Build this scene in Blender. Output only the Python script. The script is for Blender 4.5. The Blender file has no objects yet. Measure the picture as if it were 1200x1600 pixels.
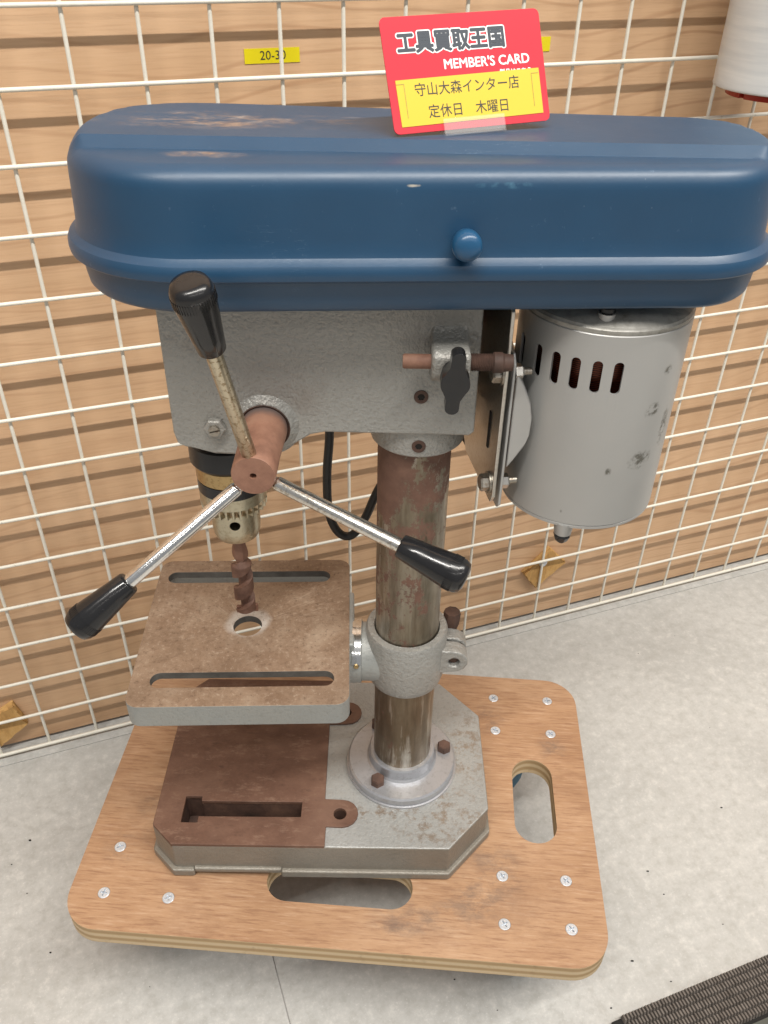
import bpy, bmesh, math, random
from mathutils import Vector, Matrix
random.seed(4)
R = math.radians
PI = math.pi
S = bpy.context.scene
COL = S.collection

# ------------------------------------------------------------------ camera
cam = bpy.data.cameras.new('camera')
cam.sensor_fit = 'VERTICAL'; cam.sensor_height = 36.0
cam.lens = 36.0 * 1328.5 / 1600.0
cam.clip_start = 0.02; cam.clip_end = 60
co = bpy.data.objects.new('camera', cam); COL.objects.link(co)
_r = Vector((0.99986651, 0.00720174, 0.01466599))
_u = -Vector((0.0160904, -0.58993961, -0.80728704))
_b = -Vector((0.00283817, 0.80741525, -0.58997674))
M = Matrix.Identity(4)
for i in range(3):
    M[i][0], M[i][1], M[i][2] = _r[i], _u[i], _b[i]
M[0][3], M[1][3], M[2][3] = -0.02073748, -0.46877193, 0.77027017
co.matrix_world = M
S.camera = co

# wall frame: origin, direction along the wall, direction into the wall
WO = Vector((-0.24161934, 0.18800783, 0.0)); WA = R(20.4)
WU = Vector((math.cos(WA), math.sin(WA), 0)); WN = Vector((-math.sin(WA), math.cos(WA), 0))
def wp(u, n, z): return WO + WU * u + WN * n + Vector((0, 0, z))

# ------------------------------------------------------------------ light
wd = bpy.data.worlds.new('World'); S.world = wd; wd.use_nodes = True
bg = wd.node_tree.nodes['Background']
bg.inputs[0].default_value = (0.97, 0.98, 1.0, 1); bg.inputs[1].default_value = 0.32
def tube(name, u, n, z, length, width, power, aim, col):
    l = bpy.data.lights.new(name, 'AREA'); l.shape = 'RECTANGLE'
    l.size = length; l.size_y = width; l.energy = power; l.color = col
    o = bpy.data.objects.new(name, l); COL.objects.link(o)
    p = wp(u, n, z); o.location = p
    d = (Vector(aim) - p); d -= WU * d.dot(WU); d.normalize()
    zc = -d; xc = WU; yc = zc.cross(xc)
    o.rotation_euler = Matrix((xc, yc, zc)).transposed().to_euler()
    return o
tube('ceiling_tube_light', 0.45, -1.25, 2.8, 4.2, 0.045, 136, (0, 0, 0.4), (1.0, 0.96, 0.90))
tube('ceiling_tube_light', 0.9, -3.3, 2.8, 5.0, 0.05, 22, (0, 0, 0.4), (1.0, 0.96, 0.90))

S.view_settings.view_transform = 'Standard'
S.view_settings.look = 'None'
S.view_settings.exposure = 0.0; S.view_settings.gamma = 1.0
S.view_settings.use_curve_mapping = False
S.render.engine = 'CYCLES'
S.cycles.use_denoising = True
S.cycles.max_bounces = 8

# ------------------------------------------------------------------ material helpers
class MT:
    def __init__(s, name, color=(.5, .5, .5), rough=.5, metal=0.0, spec=.5):
        s.m = bpy.data.materials.new(name); s.m.use_nodes = True
        s.t = s.m.node_tree; s.n = s.t.nodes; s.l = s.t.links
        s.b = s.n['Principled BSDF']
        s.set('Base Color', color if not isinstance(color, tuple) else (*color, 1))
        s.set('Roughness', rough); s.set('Metallic', metal); s.set('Specular IOR Level', spec)
        s.co = s.n.new('ShaderNodeTexCoord').outputs['Object']
        s.h = None
    def put(s, sock, v):
        if hasattr(v, 'links'): s.l.new(v, sock)
        elif isinstance(v, tuple) and len(v) == 3 and sock.type == 'RGBA': sock.default_value = (*v, 1)
        else: sock.default_value = v
    def set(s, k, v): s.put(s.b.inputs[k], v)
    def vec(s, scale=(1, 1, 1), loc=(0, 0, 0), rot=(0, 0, 0), src=None):
        n = s.n.new('ShaderNodeMapping'); s.l.new(src or s.co, n.inputs[0])
        n.inputs[1].default_value = loc; n.inputs[2].default_value = rot; n.inputs[3].default_value = scale
        return n.outputs[0]
    def noise(s, scale=5, detail=4, rough=.55, v=None, dist=0.0):
        n = s.n.new('ShaderNodeTexNoise'); s.l.new(v or s.co, n.inputs['Vector'])
        n.inputs['Scale'].default_value = scale; n.inputs['Detail'].default_value = detail
        n.inputs['Roughness'].default_value = rough; n.inputs['Distortion'].default_value = dist
        return n.outputs[0]
    def voro(s, scale, v=None, feat='F1'):
        n = s.n.new('ShaderNodeTexVoronoi'); n.feature = feat; s.l.new(v or s.co, n.inputs['Vector'])
        n.inputs['Scale'].default_value = scale
        return n.outputs['Distance']
    def wave(s, scale, dist, v=None, detail=2, dscale=1.0, direction='Z'):
        n = s.n.new('ShaderNodeTexWave'); n.bands_direction = direction; s.l.new(v or s.co, n.inputs['Vector'])
        n.inputs['Scale'].default_value = scale; n.inputs['Distortion'].default_value = dist
        n.inputs['Detail'].default_value = detail; n.inputs['Detail Scale'].default_value = dscale
        return n.outputs[1]
    def ramp(s, f, *st):
        n = s.n.new('ShaderNodeValToRGB'); s.put(n.inputs[0], f)
        e = n.color_ramp.elements
        while len(e) < len(st): e.new(.5)
        for k, (p, c) in zip(e, st):
            k.position = p; k.color = (*c, 1) if isinstance(c, tuple) else (c, c, c, 1)
        return n.outputs[0]
    def mix(s, f, a, b, mode='MIX'):
        n = s.n.new('ShaderNodeMix'); n.data_type = 'RGBA'; n.blend_type = mode
        s.put(n.inputs[0], f); s.put(n.inputs[6], a); s.put(n.inputs[7], b)
        return n.outputs[2]
    def math(s, op, a, b=0.0, clamp=False):
        n = s.n.new('ShaderNodeMath'); n.operation = op; n.use_clamp = clamp
        s.put(n.inputs[0], a); s.put(n.inputs[1], b)
        return n.outputs[0]
    def blob(s, c, r, nz=None, amt=.9, soft=.35):
        # 1 inside an uneven ellipsoid round c with radii r, 0 outside
        v = s.vec((1 / r[0], 1 / r[1], 1 / r[2]), (-c[0] / r[0], -c[1] / r[1], -c[2] / r[2]))
        n = s.n.new('ShaderNodeVectorMath'); n.operation = 'LENGTH'; s.l.new(v, n.inputs[0])
        d = n.outputs['Value']
        if nz is not None: d = s.math('ADD', d, s.math('MULTIPLY', s.math('SUBTRACT', nz, .5), amt * 2))
        return s.ramp(d, (max(0, 1 - soft), 1.0), (1.0, 0.0)) if soft < 1 else s.ramp(d, (0, 1.0), (1, 0.0))
    def bump(s, h, strength=.3, dist=.001):
        n = s.n.new('ShaderNodeBump'); n.inputs['Strength'].default_value = strength
        n.inputs['Distance'].default_value = dist; s.put(n.inputs['Height'], h)
        s.l.new(n.outputs[0], s.b.inputs['Normal'])
    def axis(s, k):
        n = s.n.new('ShaderNodeSeparateXYZ'); s.l.new(s.co, n.inputs[0]); return n.outputs[k]

MATS = {}
# --- white wire
m = MT('white_wire', (.80, .77, .68), .38)
m.set('Base Color', m.ramp(m.noise(120, 4, .7), (.26, (.52, .48, .40)), (.36, (.70, .67, .58)), (.7, (.74, .715, .635))))
m.bump(m.noise(350, 2), .25, .0006); MATS['wire'] = m.m
# --- wood-grain wall (object x runs along the wall, z up)
m = MT('wood_grain_wall', rough=.5)
warp = m.noise(1.6, 2, .5, m.vec((1.0, 1, 2.2)))
cv = m.n.new('ShaderNodeVectorMath'); cv.operation = 'ADD'
m.l.new(m.vec((1, 1, 1)), cv.inputs[0])
cb = m.n.new('ShaderNodeCombineXYZ'); m.l.new(m.math('MULTIPLY', warp, .25), cb.inputs[2]); m.l.new(cb.outputs[0], cv.inputs[1])
lines = m.wave(15, 3.2, m.vec((.16, 1, 1), src=cv.outputs[0]), 3, 1.6)
fine = m.noise(30, 5, .65, m.vec((.9, 1, 20)))
broad = m.noise(5, 3, .5, m.vec((.6, 1, 2.4)))
c = m.ramp(broad, (.3, (.555, .355, .205)), (.7, (.625, .415, .252)))
c = m.mix(m.math('MULTIPLY', m.ramp(lines, (.0, .62), (.10, 0.0)), m.ramp(m.noise(4, 2), (.35, .25), (.65, 1.0))), c, (.40, .225, .12))
c = m.mix(m.ramp(fine, (.34, .32), (.50, 0.0)), c, (.43, .25, .14))
c = m.mix(m.ramp(fine, (.56, 0.0), (.72, .22)), c, (.70, .49, .34))
m.set('Base Color', c); m.bump(fine, .08, .0008); MATS['wall'] = m.m
m = MT('wall_core', (.12, .09, .07), .9); MATS['wallcore'] = m.m
# --- floor tile
m = MT('floor_tile', rough=.42)
a = m.noise(7, 5, .6); b = m.noise(85, 6, .75); d = m.noise(380, 3, .6)
c = m.ramp(a, (.3, (.41, .408, .39)), (.7, (.49, .488, .468)))
c = m.mix(m.ramp(b, (.38, .45), (.50, 0.0)), c, (.335, .328, .302))
c = m.mix(m.ramp(b, (.53, 0.0), (.64, .6)), c, (.57, .56, .53))
c = m.mix(m.ramp(d, (.60, 0.0), (.72, .45)), c, (.64, .635, .615))
c = m.mix(m.ramp(m.noise(30, 4, .7), (.64, 0.0), (.76, .22)), c, (.33, .32, .29))
vd = m.voro(26); c = m.mix(m.math('MULTIPLY', m.ramp(vd, (.0, .9), (.030, 0.0)), m.ramp(m.noise(11, 1), (.52, 0.0), (.56, 1.0))), c, (.10, .09, .075))
m.set('Base Color', c); m.set('Roughness', m.ramp(b, (.3, .36), (.7, .55)))
m.bump(m.mix(.5, b, d), .12, .0006); MATS['floor'] = m.m
m = MT('floor_joint', (.42, .41, .39), .8); MATS['joint'] = m.m
# --- blue paint
m = MT('blue_paint', (.012, .066, .125), .34, 0, .7)
m.set('Sheen Weight', .05); m.set('Sheen Roughness', .35); m.set('Sheen Tint', (.62, .74, 1.0, 1))
nz = m.noise(70, 6, .7); big = m.noise(14, 4, .6)
wear1 = m.math('MULTIPLY', m.blob((-.118, .016, .669), (.062, .024, .03), nz, .55, .6), m.ramp(m.noise(38, 6, .75, m.vec((1, 2.2, 1))), (.44, 0.0), (.62, 1.0)))
wear2 = m.math('MULTIPLY', m.blob((-.108, -.036, .662), (.026, .007, .02), nz, .5, .6), m.ramp(m.noise(90, 5, .7), (.4, .2), (.6, .9)))
wear3 = m.math('MULTIPLY', m.blob((-.06, .016, .669), (.045, .018, .03), nz, .5, .6), m.ramp(m.noise(45, 6, .75, m.vec((.6, 2.2, 1))), (.5, 0.0), (.68, .75)))
rustc = m.ramp(m.noise(55, 5, .7), (.35, (.16, .10, .07)), (.55, (.34, .23, .15)), (.7, (.42, .40, .38)))
c = m.ramp(big, (.3, (.006, .044, .100)), (.7, (.008, .055, .122)))
dust = m.ramp(m.noise(260, 3, .65), (.68, 0.0), (.78, .4))
c = m.mix(dust, c, (.10, .17, .26))
c = m.mix(m.math('MULTIPLY', m.ramp(m.voro(70), (.0, .6), (.035, 0.0)), m.ramp(m.noise(17, 2), (.52, 0.0), (.58, 1.0))), c, (.30, .36, .42))
scr = m.math('MULTIPLY', m.blob((-.008, -.058, .6585), (.0034, .012, .0008), m.noise(300, 4), .55, .6), 1.0)
scr2 = m.math('MULTIPLY', m.blob((.036, -.058, .6585), (.016, .012, .0018), m.noise(120, 5), .8, .5), m.ramp(m.noise(220, 4), (.42, 0.0), (.6, .8)))
w = m.math('MAXIMUM', m.math('MAXIMUM', wear1, wear2), wear3)
c = m.mix(m.math('MULTIPLY', w, .9), c, rustc)
c = m.mix(m.math('MULTIPLY', scr, .75), c, (.48, .44, .36)); c = m.mix(m.math('MULTIPLY', scr2, .55), c, (.08, .22, .32))
scrt = m.noise(34, 3, .5, m.vec((1.2, 9, 9), rot=(.3, .25, .2))); scrm = m.math('MULTIPLY', m.ramp(scrt, (.495, 0.0), (.5, 1.0), (.505, 0.0)), m.ramp(m.noise(13, 3, .6), (.56, 0.0), (.64, .5)))
c = m.mix(scrm, c, (.12, .19, .27))
m.set('Base Color', c)
m.set('Roughness', m.math('ADD', m.math('MULTIPLY', w, .35), m.ramp(m.noise(24, 4), (.3, .38), (.7, .46)), True))
m.bump(m.mix(.88, m.noise(500, 2), m.noise(16, 3, .5)), .22, .0016); MATS['blue'] = m.m
m = MT('blue_knob_paint', (.014, .12, .30), .3)
m.set('Base Color', m.mix(m.ramp(m.noise(160, 5), (.66, 0.0), (.70, .8)), (.014, .075, .165), (.45, .40, .33))); MATS['knobblue'] = m.m
# --- cast silver-grey paint
def cast(name, c0, c1, rough=.40, bump=.78, rust=.25, metal=.3):
    m = MT(name, rough=rough, metal=metal)
    n = m.noise(230, 4, .6); f = m.noise(520, 2, .6); g = m.noise(22, 5, .65)
    c = m.ramp(m.noise(12, 4), (.3, c0), (.7, c1))
    c = m.mix(m.ramp(g, (.60, 0.0), (.76, rust)), c, (.16, .10, .06))
    h = m.mix(.30, m.noise(330, 3, .55), m.noise(700, 2, .5))
    c = m.mix(m.ramp(h, (.36, .22), (.48, 0.0)), c, (.15, .145, .13))
    pit = m.math('MULTIPLY', m.ramp(m.voro(75), (.0, .8), (.045, 0.0)), m.ramp(m.noise(20, 2), (.50, 0.0), (.58, 1.0)))
    c = m.mix(pit, c, (.05, .045, .04))
    c = m.mix(m.ramp(m.noise(6, 3), (.50, 0.0), (.72, .35)), c, (.20, .175, .135))
    m.set('Base Color', c); m.bump(h, bump, .0022)
    return m
MATS['cast'] = cast('cast_grey_paint', (.30, .296, .276), (.36, .356, .335)).m
m = cast('base_grey_paint', (.29, .292, .28), (.37, .372, .36), .42, .4, .3, .25)
nz = m.noise(120, 6, .75); g = m.noise(16, 5, .7)
ms = m.math('MULTIPLY', m.math('MAXIMUM', m.math('MAXIMUM', m.blob((.035, -.05, .155), (.055, .045, .05), g, .5, .7), m.blob((.058, .015, .155), (.03, .06, .05), g, .5, .7)), m.blob((-.02, -.048, .155), (.06, .012, .03), g, .5, .7)), m.ramp(nz, (.49, 0.0), (.62, .85)))
old = m.b.inputs['Base Color'].links[0].from_socket
m.set('Base Color', m.mix(ms, old, m.ramp(g, (.3, (.15, .105, .07)), (.7, (.25, .19, .135))))); MATS['base'] = m.m
m = cast('shaded_dirty_base_side', (.185, .165, .135), (.27, .25, .215), .42, .35, .55, .2); MATS['baseside'] = m.m  # base paint darkened for upright faces: side shade in the colour, plus brown dirt
m = cast('flange_silver_paint', (.38, .385, .405), (.44, .445, .465), .30, .05, .12, .6); MATS['flange'] = m.m
# --- rust
def rusty(name, cols, rough=.75, scale=40, metal=0.0, bump=.25):
    m = MT(name, rough=rough, metal=metal)
    n = m.noise(scale, 7, .7)
    m.set('Base Color', m.ramp(n, *cols)); m.bump(m.noise(scale * 6, 4, .7), bump, .0006)
    return m
MATS['rust'] = rusty('rusted_steel', ((.3, (.10, .045, .03)), (.5, (.21, .105, .07)), (.7, (.30, .165, .11))), .7).m
MATS['bit'] = rusty('rusted_bit', ((.3, (.085, .042, .030)), (.5, (.155, .082, .058)), (.7, (.23, .135, .10))), .6, 60, .2, .15).m
m = rusty('rusted_hub', ((.3, (.18, .085, .055)), (.5, (.27, .135, .088)), (.7, (.33, .18, .12))), .55, 45)
old = m.b.inputs['Base Color'].links[0].from_socket
m.set('Base Color', m.mix(m.ramp(m.axis(1), (0, 0.0), (1, 0.0)), old, (.1, .1, .1)))
db = m.blob((-.091, -.028, .520), (.03, .0145, .03), m.noise(60, 4), .3, .5)
m.set('Base Color', m.mix(m.math('MULTIPLY', db, .75), old, (.10, .095, .095))); MATS['hub'] = m.m
m = rusty('brown_machined_pad', ((.28, (.085, .042, .028)), (.5, (.13, .068, .046)), (.72, (.18, .10, .068))), .55, 22, 0, .1)
old = m.b.inputs['Base Color'].links[0].from_socket
g = m.noise(120, 6, .8, m.vec((.4, 1, 1))); c = m.mix(m.ramp(g, (.54, 0.0), (.68, .5)), old, (.27, .175, .125)); c = m.mix(m.ramp(g, (.30, .7), (.44, 0.0)), c, (.075, .04, .028))
c = m.mix(m.ramp(m.noise(12, 4), (.52, 0.0), (.7, .45)), c, (.21, .125, .088)); m.set('Base Color', c); m.set('Specular IOR Level', .35); MATS['pad'] = m.m
MATS['darkrust'] = rusty('dark_rust', ((.3, (.035, .02, .015)), (.5, (.085, .045, .032)), (.7, (.14, .075, .05))), .7).m
# --- table top: rust with radial bright scratches round the hole
m = MT('rusted_table_top', rough=.52, metal=.15)
n = m.noise(26, 6, .65); sc = m.noise(60, 6, .75, m.vec((1.6, .45, 1), rot=(0, 0, .5)))
sc2 = m.noise(75, 6, .75, m.vec((.45, 1.6, 1), rot=(0, 0, .35)))
c = m.ramp(n, (.28, (.18, .118, .077)), (.5, (.262, .182, .124)), (.72, (.355, .272, .198)))
area = m.math('MAXIMUM', m.blob((-.01, .012, 0), (.075, .035, .1), m.noise(18, 4), .6, .8), m.blob((.045, .03, 0), (.03, .03, .1), m.noise(20, 4), .6, .8))
ang = m.math('ARCTAN2', m.axis(1), m.axis(0)); rad = m.n.new('ShaderNodeVectorMath'); rad.operation = 'LENGTH'; m.l.new(m.co, rad.inputs[0])
cb2 = m.n.new('ShaderNodeCombineXYZ'); m.put(cb2.inputs[0], m.math('MULTIPLY', ang, 26.0)); m.put(cb2.inputs[1], m.math('MULTIPLY', rad.outputs['Value'], 55.0))
rads = m.noise(1.0, 6, .72, cb2.outputs[0], .6)
mk = m.math('MULTIPLY', area, m.ramp(m.math('MAXIMUM', rads, m.math('MULTIPLY', sc, .93)), (.53, 0.0), (.72, .5)))
c = m.mix(mk, c, (.60, .53, .44))
ring = m.blob((.0, .004, 0), (.019, .0165, .1), m.noise(90, 4), .25, .3)
c = m.mix(m.math('MULTIPLY', ring, .75), c, (.55, .53, .50))
c = m.mix(m.ramp(m.noise(9, 4, .6), (.50, 0.0), (.72, .5)), c, (.155, .09, .056))
spk = m.noise(240, 5, .8); c = m.mix(m.ramp(spk, (.55, 0.0), (.66, .6)), c, (.44, .36, .28)); c = m.mix(m.ramp(spk, (.34, .8), (.46, 0.0)), c, (.12, .075, .05))
m.set('Base Color', c); m.set('Roughness', m.ramp(n, (.3, .42), (.7, .62))); m.bump(sc, .1, .0005); MATS['tabletop'] = m.m
MATS['slotwall'] = rusty('dark_slot_wall', ((.3, (.045, .042, .038)), (.5, (.085, .08, .072)), (.7, (.13, .125, .115))), .6).m  # darker grey-brown for the inner walls of the table slots and hole
m = cast('table_side_paint', (.27, .28, .27), (.34, .35, .335), .48, .25, .5, .2); MATS['tableside'] = m.m
# --- column
m = MT('stained_steel_column', rough=.34, metal=.75)
n = m.noise(24, 9, .80, m.vec((1, 1, .7))); n2 = m.noise(70, 6, .75)
c = m.ramp(m.noise(18, 5, .65, m.vec((1, 1, .35))), (.3, (.12, .092, .058)), (.5, (.245, .212, .158)), (.7, (.38, .35, .295)))
rt = m.math('ADD', n, m.math('MULTIPLY', m.ramp(m.axis(2), (.32, 0.0), (.45, 1.0)), .14))
rm = m.ramp(rt, (.585, 0.0), (.61, 1.0))
lo = m.ramp(m.axis(2), (.16, 1.0), (.30, .1))
c = m.mix(m.math('MULTIPLY', lo, m.ramp(n2, (.35, .15), (.62, .85))), c, (.17, .115, .068))
stk_ = m.noise(85, 5, .7, m.vec((1, 1, .10))); c = m.mix(m.ramp(stk_, (.34, .65), (.50, 0.0)), c, (.10, .075, .05)); c = m.mix(m.ramp(stk_, (.53, 0.0), (.66, .7)), c, (.60, .57, .51))
c = m.mix(rm, c, m.ramp(n2, (.3, (.105, .052, .036)), (.7, (.19, .102, .070))))
m.set('Base Color', c); m.set('Metallic', m.math('SUBTRACT', .8, m.math('MULTIPLY', rm, .8)))
m.set('Roughness', m.math('ADD', .36, m.math('MULTIPLY', rm, .35))); m.bump(n2, .1, .0006); MATS['column'] = m.m
# --- bare / plated metals
def metal(name, c, rough, pit=0.0, pc=(.2, .15, .08)):
    m = MT(name, c, rough, 1.0)
    if pit: m.set('Base Color', m.mix(m.ramp(m.noise(420, 4, .7), (.5, 0.0), (.62, pit)), c, pc)); m.bump(m.noise(420, 3), .15, .0004)
    return m
MATS['chrome'] = metal('pitted_chrome', (.74, .72, .67), .24, .55, (.30, .22, .12)).m
MATS['chromebrown'] = metal('tarnished_chrome', (.56, .50, .38), .32, .8, (.24, .17, .09)).m
MATS['chromeclean'] = metal('bright_chrome', (.80, .80, .79), .16, .2, (.3, .25, .2)).m
MATS['zinc'] = metal('zinc_plate', (.58, .56, .52), .30, .25, (.28, .20, .13)).m
MATS['zincdull'] = metal('dull_zinc', (.42, .39, .34), .42, .5, (.2, .13, .08)).m
m = metal('screw_steel', (.64, .68, .73), .34, .25, (.33, .36, .40)); m.set('Metallic', .5); MATS['screw'] = m.m
MATS['brass'] = metal('tarnished_brass', (.47, .34, .17), .34, .5, (.22, .13, .05)).m
MATS['chuck'] = metal('olive_chuck_steel', (.50, .46, .35), .32, .3, (.22, .17, .09)).m
MATS['black'] = MT('black_plastic', (.012, .012, .013), .22).m
MATS['knob'] = MT('glossy_black_knob', (.012, .012, .013), .14)
m = MATS['knob']; m.set('Roughness', m.ramp(m.noise(40, 5, .7), (.35, .10), (.7, .32)))
m.set('Base Color', m.mix(m.ramp(m.noise(130, 5, .7), (.66, 0.0), (.72, .5)), (.012, .012, .013), (.20, .20, .20))); MATS['knob'] = m.m
MATS['blacksteel'] = MT('blackened_steel', (.022, .023, .025), .3, .4).m
MATS['rubber'] = MT('black_rubber', (.018, .018, .018), .5).m
MATS['void'] = MT('dark_hole', (.012, .009, .007), .9).m
# --- motor silver
m = MT('motor_silver_paint', rough=.36, metal=.5)
n = m.noise(60, 6, .7)
c = m.ramp(m.noise(9, 3), (.3, (.41, .408, .395)), (.7, (.46, .458, .445)))
for (ce, ra, am, th) in (((.1339, -.0392, .532), (.006, .008, .005), .5, .5), ((.1331, -.0397, .4985), (.010, .008, .007), .6, .5), ((.146, -.03, .515), (.004, .008, .014), .6, .55), ((.1133, -.0462, .4935), (.0022, .004, .0034), .2, .3), ((.14, -.037, .556), (.004, .005, .004), .5, .55), ((.09, -.046, .462), (.0012, .004, .002), .2, .4)):
    k = m.math('MULTIPLY', m.blob(ce, ra, m.noise(220, 5), am, .5), m.ramp(m.noise(260, 5, .7), (.42, 0.0), (.56, .85)))
    c = m.mix(k, c, (.10, .095, .075))
m.set('Base Color', c); m.set('Roughness', m.ramp(n, (.3, .38), (.7, .48))); m.bump(m.noise(900, 2), .04, .0003); MATS['motor'] = m.m
m = MT('motor_cap_cast', rough=.45, metal=.4); m.set('Base Color', m.ramp(m.noise(90, 6, .75), (.30, (.20, .19, .165)), (.5, (.34, .33, .30)), (.7, (.42, .41, .38)))); m.bump(m.noise(300, 3), .3, .0006); MATS['cap'] = m.m
m = MT('copper_winding', rough=.4, metal=.6); m.set('Base Color', m.ramp(m.wave(260, 2, None, 2, 2), (.3, (.02, .008, .006)), (.7, (.16, .035, .015)))); MATS['coil'] = m.m
# --- plywood
m = MT('plywood_face', rough=.5)
g1 = m.noise(95, 6, .75, m.vec((.16, 1, 1))); g2 = m.noise(420, 4, .7, m.vec((.09, 1, 1))); g3 = m.noise(9, 5, .65, m.vec((.6, 1, 1)))
c = m.ramp(g3, (.3, (.33, .185, .098)), (.5, (.395, .235, .132)), (.7, (.45, .285, .172)))
c = m.mix(m.ramp(g1, (.35, .42), (.50, 0.0)), c, (.27, .14, .078))
c = m.mix(m.ramp(g2, (.37, .55), (.48, 0.0)), c, (.22, .11, .062))
c = m.mix(m.ramp(g2, (.54, 0.0), (.66, .42)), c, (.54, .37, .25))
c = m.mix(m.ramp(m.noise(20, 6, .75, m.vec((.5, 1, 1))), (.50, 0.0), (.68, .6)), c, (.25, .135, .075))
sm = m.noise(60, 6, .75, m.vec((.6, 1, 1)))
for (ce, ra) in (((.128, -.075, 0), (.035, .045, 1)), ((-.155, -.06, 0), (.02, .03, 1)), ((-.185, -.075, 0), (.018, .02, 1)), ((.185, .06, 0), (.015, .02, 1)), ((.05, -.125, 0), (.03, .012, 1)), ((.11, -.10, 0), (.03, .025, 1)), ((.07, -.115, 0), (.055, .02, 1)), ((.125, .09, 0), (.025, .02, 1)), ((.11, .0, 0), (.02, .07, 1)), ((-.17, -.03, 0), (.02, .02, 1))):
    c = m.mix(m.math('MULTIPLY', m.blob(ce, ra, g3, .4, .8), m.ramp(sm, (.45, 0.0), (.62, .6))), c, (.14, .10, .082))
m.set('Base Color', c); m.bump(m.mix(.5, g1, g2), .15, .0006); MATS['ply'] = m.m
m = MT('plywood_edge', rough=.7)
ly = m.wave(36, .5, m.vec((.08, .08, 1)), 2, 3)
c = m.ramp(ly, (.2, (.37, .25, .125)), (.5, (.47, .34, .19)), (.8, (.55, .42, .26)))
c = m.mix(m.ramp(m.noise(120, 4), (.6, 0.0), (.75, .4)), c, (.25, .16, .08)); m.set('Base Color', c); MATS['plyedge'] = m.m
# --- others
m = MT('raw_wood_block', rough=.75); m.set('Base Color', m.ramp(m.noise(60, 5, .7, m.vec((1, 1, .3), rot=(0, .7, 0))), (.3, (.30, .16, .05)), (.5, (.52, .30, .10)), (.7, (.62, .40, .17)))); m.bump(m.noise(90, 5, .7), .4, .002); MATS['block'] = m.m
MATS['yellow'] = MT('yellow_label', (.68, .58, .008), .4).m
MATS['ink'] = MT('black_ink', (.035, .033, .03), .5).m
MATS['cardred'] = MT('red_card', (.60, .026, .045), .28).m
m = MATS['cardred']
MATS['stickeryellow'] = MT('yellow_sticker', (.68, .49, .03), .4).m
MATS['white'] = MT('white_ink', (.88, .88, .86), .4).m
MATS['navy'] = MT('navy_ink', (.035, .045, .06), .4).m
MATS['greyink'] = MT('grey_line', (.40, .30, .06), .5).m
m = MT('clear_acrylic', (.90, .93, .94), .08); m.set('Alpha', .13); m.set('Specular IOR Level', .9); MATS['acrylic'] = m.m
m = MT('stretch_film', rough=.28, spec=.6)
st = m.noise(30, 4, .6, m.vec((.4, .4, 5)))
m.set('Base Color', m.ramp(st, (.3, (.54, .565, .58)), (.7, (.68, .695, .69)))); m.set('Subsurface Weight', .15); m.set('Subsurface Radius', (.01, .01, .01)); m.bump(st, .10, .001); MATS['film'] = m.m
MATS['redcore'] = MT('red_plastic', (.32, .02, .008), .35).m
m = MT('brown_mat', rough=.8); m.set('Base Color', m.ramp(m.noise(150, 4), (.3, (.095, .080, .068)), (.7, (.17, .148, .13)))); MATS['mat'] = m.m
MATS['matbase'] = MT('mat_backing', (.012, .011, .010), .9).m
MATS['matflat'] = MT('mat_carpet', (.085, .088, .075), .9).m
MATS['bluewheel'] = MT('blue_wheel', (.012, .10, .17), .45).m

# ------------------------------------------------------------------ mesh helpers
def finish(bm, name, mat, parent=None, smooth=35, bevel=0, seg=2, loc=None, rot=None):
    bmesh.ops.recalc_face_normals(bm, faces=bm.faces)
    me = bpy.data.meshes.new(name); bm.to_mesh(me); bm.free()
    return mobj(me, name, mat, parent, smooth, bevel, seg, loc, rot)
def mobj(me, name, mat, parent=None, smooth=35, bevel=0, seg=2, loc=None, rot=None):
    for k in ([mat] if isinstance(mat, str) else (mat or [])): me.materials.append(MATS[k])
    if smooth:
        for p in me.polygons: p.use_smooth = True
        me.set_sharp_from_angle(angle=R(smooth))
    o = bpy.data.objects.new(name, me); COL.objects.link(o)
    if parent is not None:
        o.parent = parent
        if parent.type == 'EMPTY' and parent.get('worldcoords'): o.location = -parent.location
    if loc is not None: o.location = loc
    if rot is not None: o.rotation_euler = rot
    if bevel:
        b = o.modifiers.new('bevel', 'BEVEL'); b.width = bevel; b.segments = seg
        b.limit_method = 'ANGLE'; b.angle_limit = R(40); b.harden_normals = True
    return o
def root(name, label, cat, loc=(0, 0, 0), rotz=0, group=None, worldcoords=True):
    o = bpy.data.objects.new(name, None); COL.objects.link(o); o.empty_display_size = .02
    o.location = loc; o.rotation_euler = (0, 0, rotz)
    if worldcoords: o['worldcoords'] = 1
    return tag(o, label, cat, group)
def tag(o, label, cat, group=None):
    o['label'] = label; o['category'] = cat
    if group: o['group'] = group
    return o
def struct(o): o['kind'] = 'structure'; return o
def box(bm, x0, x1, y0, y1, z0, z1, T=None):
    v = [bm.verts.new((x, y, z)) for z in (z0, z1) for y in (y0, y1) for x in (x0, x1)]
    for f in ((0, 1, 3, 2), (4, 6, 7, 5), (0, 4, 5, 1), (2, 3, 7, 6), (0, 2, 6, 4), (1, 5, 7, 3)): bm.faces.new([v[i] for i in f])
    if T is not None: bmesh.ops.transform(bm, matrix=T, verts=v)
    return v
def axisM(p, d):
    z = Vector(d).normalized(); x = Vector((0, 0, 1)).cross(z)
    if x.length < 1e-4: x = Vector((1, 0, 0))
    x.normalize(); y = z.cross(x)
    m4 = Matrix((x, y, z)).transposed().to_4x4(); m4.translation = Vector(p); return m4
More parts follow.
